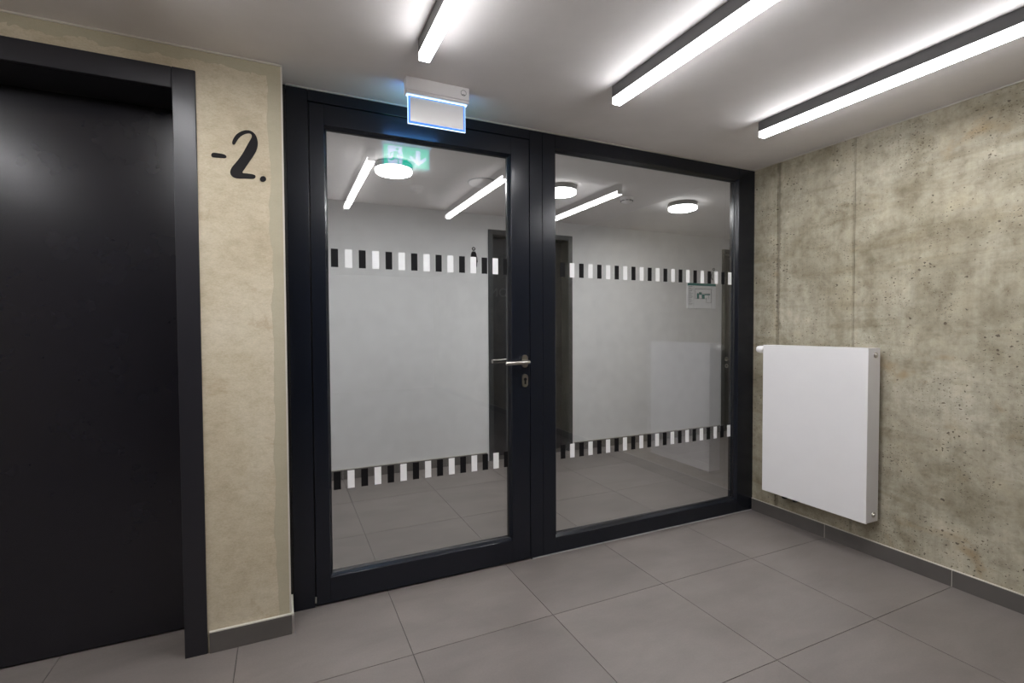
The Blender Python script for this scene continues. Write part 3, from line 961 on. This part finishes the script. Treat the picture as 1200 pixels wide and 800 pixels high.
obj('sensor_lens', lathe(BM(), [(0.029, H - 0.020), (0.027, H - 0.034), (0.018, H - 0.044), (0.004, H - 0.047)], (0.95, 0.96, 0), 'Z', 28), 'plastic', pb, True)

# ------------------------------------------------------------------ posted floor plan
PX0, PX1, PZ0, PZ1 = 1.262, 1.696, 1.437, 1.722
fp = thing('floor_plan_board', (PX0, YB, PZ0), 'white escape plan board with teal header on the corridor wall', 'notice board')
obj('board', bxm(PX0, PX1, YB - 0.010, YB - 0.0005, PZ0, PZ1, bev=0.001), 'paper', fp)
yp0, yp1 = YB - 0.0112, YB - 0.010
obj('header_strip', bxm(PX0 + 0.002, PX1 - 0.002, yp0, yp1, PZ1 - 0.030, PZ1 - 0.002), 'teal', fp)


def bpt(x, y_):           # board picture coordinates measured off the photograph (0..1, top-left)
    return PX0 + x * (PX1 - PX0), PZ1 - y_ * (PZ1 - PZ0)


bm = BM()
for xa, ya_, xb, yb_ in ((0.27, 0.22, 0.83, 0.235), (0.27, 0.22, 0.278, 0.62), (0.822, 0.22, 0.83, 0.78), (0.66, 0.77, 0.83, 0.78), (0.66, 0.58, 0.668, 0.78), (0.27, 0.61, 0.67, 0.622), (0.40, 0.36, 0.406, 0.62), (0.50, 0.40, 0.506, 0.62), (0.33, 0.40, 0.80, 0.408), (0.74, 0.40, 0.746, 0.60), (0.22, 0.05 + 0.08, 0.223, 0.95), (0.845, 0.12, 0.848, 0.95)):
    p0, p1 = bpt(xa, ya_), bpt(xb, yb_)
    box(bm, p0[0], p1[0], yp0, yp1, p1[1], p0[1])
obj('plan_lines', bm, 'print_grey', fp)
bm = BM()
for xa, ya_, xb, yb_ in ((0.33, 0.41, 0.395, 0.61), (0.41, 0.36, 0.495, 0.46), (0.51, 0.44, 0.60, 0.61), (0.60, 0.42, 0.79, 0.47)):
    p0, p1 = bpt(xa, ya_), bpt(xb, yb_)
    box(bm, p0[0], p1[0], yp0 + 0.0003, yp1, p1[1], p0[1])
obj('escape_route_print', bm, 'teal', fp)
bm = BM()
for k in range(14):
    y0_ = 0.14 + k * 0.055
    wd_ = (0.14, 0.10, 0.15, 0.12, 0.08)[k % 5]
    p0, p1 = bpt(0.04, y0_), bpt(0.04 + wd_, y0_ + 0.014)
    box(bm, p0[0], p1[0], yp0 + 0.0003, yp1, p1[1], p0[1])
t_ = obj('text_lines', bm, 'print_grey', fp)
t_['kind'] = 'stuff'

# ------------------------------------------------------------------ restroom figures on the corridor wall
yi0, yi1 = YB - 0.003, YB - 0.0003
wi = thing('restroom_figure', (-1.272, YB, 1.75), 'small black woman pictogram on the corridor wall beside the lettered door', 'pictogram', 'restroom pictograms')
c = px(555, 291.5, YB)
obj('head_ring', ring_xz(BM(), c.x, c.z, 0.0165, 0.009, yi0, yi1), 'ink', wi)
body = [(-0.011, 1.0), (0.011, 1.0), (0.020, 0.93), (0.026, 0.80), (0.031, 0.62), (0.036, 0.40), (0.037, 0.30), (0.031, 0.30), (0.030, 0.0), (-0.030, 0.0), (-0.031, 0.42), (-0.029, 0.62), (-0.026, 0.80), (-0.020, 0.93)]
obj('dress_body', slab_xz(BM(), [(c.x + x, c.z - 0.160 + z * 0.137) for x, z in body], yi0, yi1), 'ink', wi)
mi = thing('restroom_figure', (1.667, YB, 1.75), 'small outlined pictogram on the corridor wall above the escape plan', 'pictogram', 'restroom pictograms')
c = px(836.4, 315.6, YB)
obj('head_ring', ring_xz(BM(), c.x, c.z, 0.0165, 0.010, yi0, yi1), 'ink', mi)
for s in (-1, 1):
    pts = [(c.x + s * x, (yi0 + yi1) / 2, c.z - z) for x, z in ((0.020, 0.034), (0.032, 0.050), (0.038, 0.075), (0.036, 0.095), (0.028, 0.112), (0.018, 0.122))]
    obj('body_outline', tube(BM(), pts, [0.002, 0.0035, 0.0045, 0.0045, 0.0045, 0.003], 8), 'ink', mi)
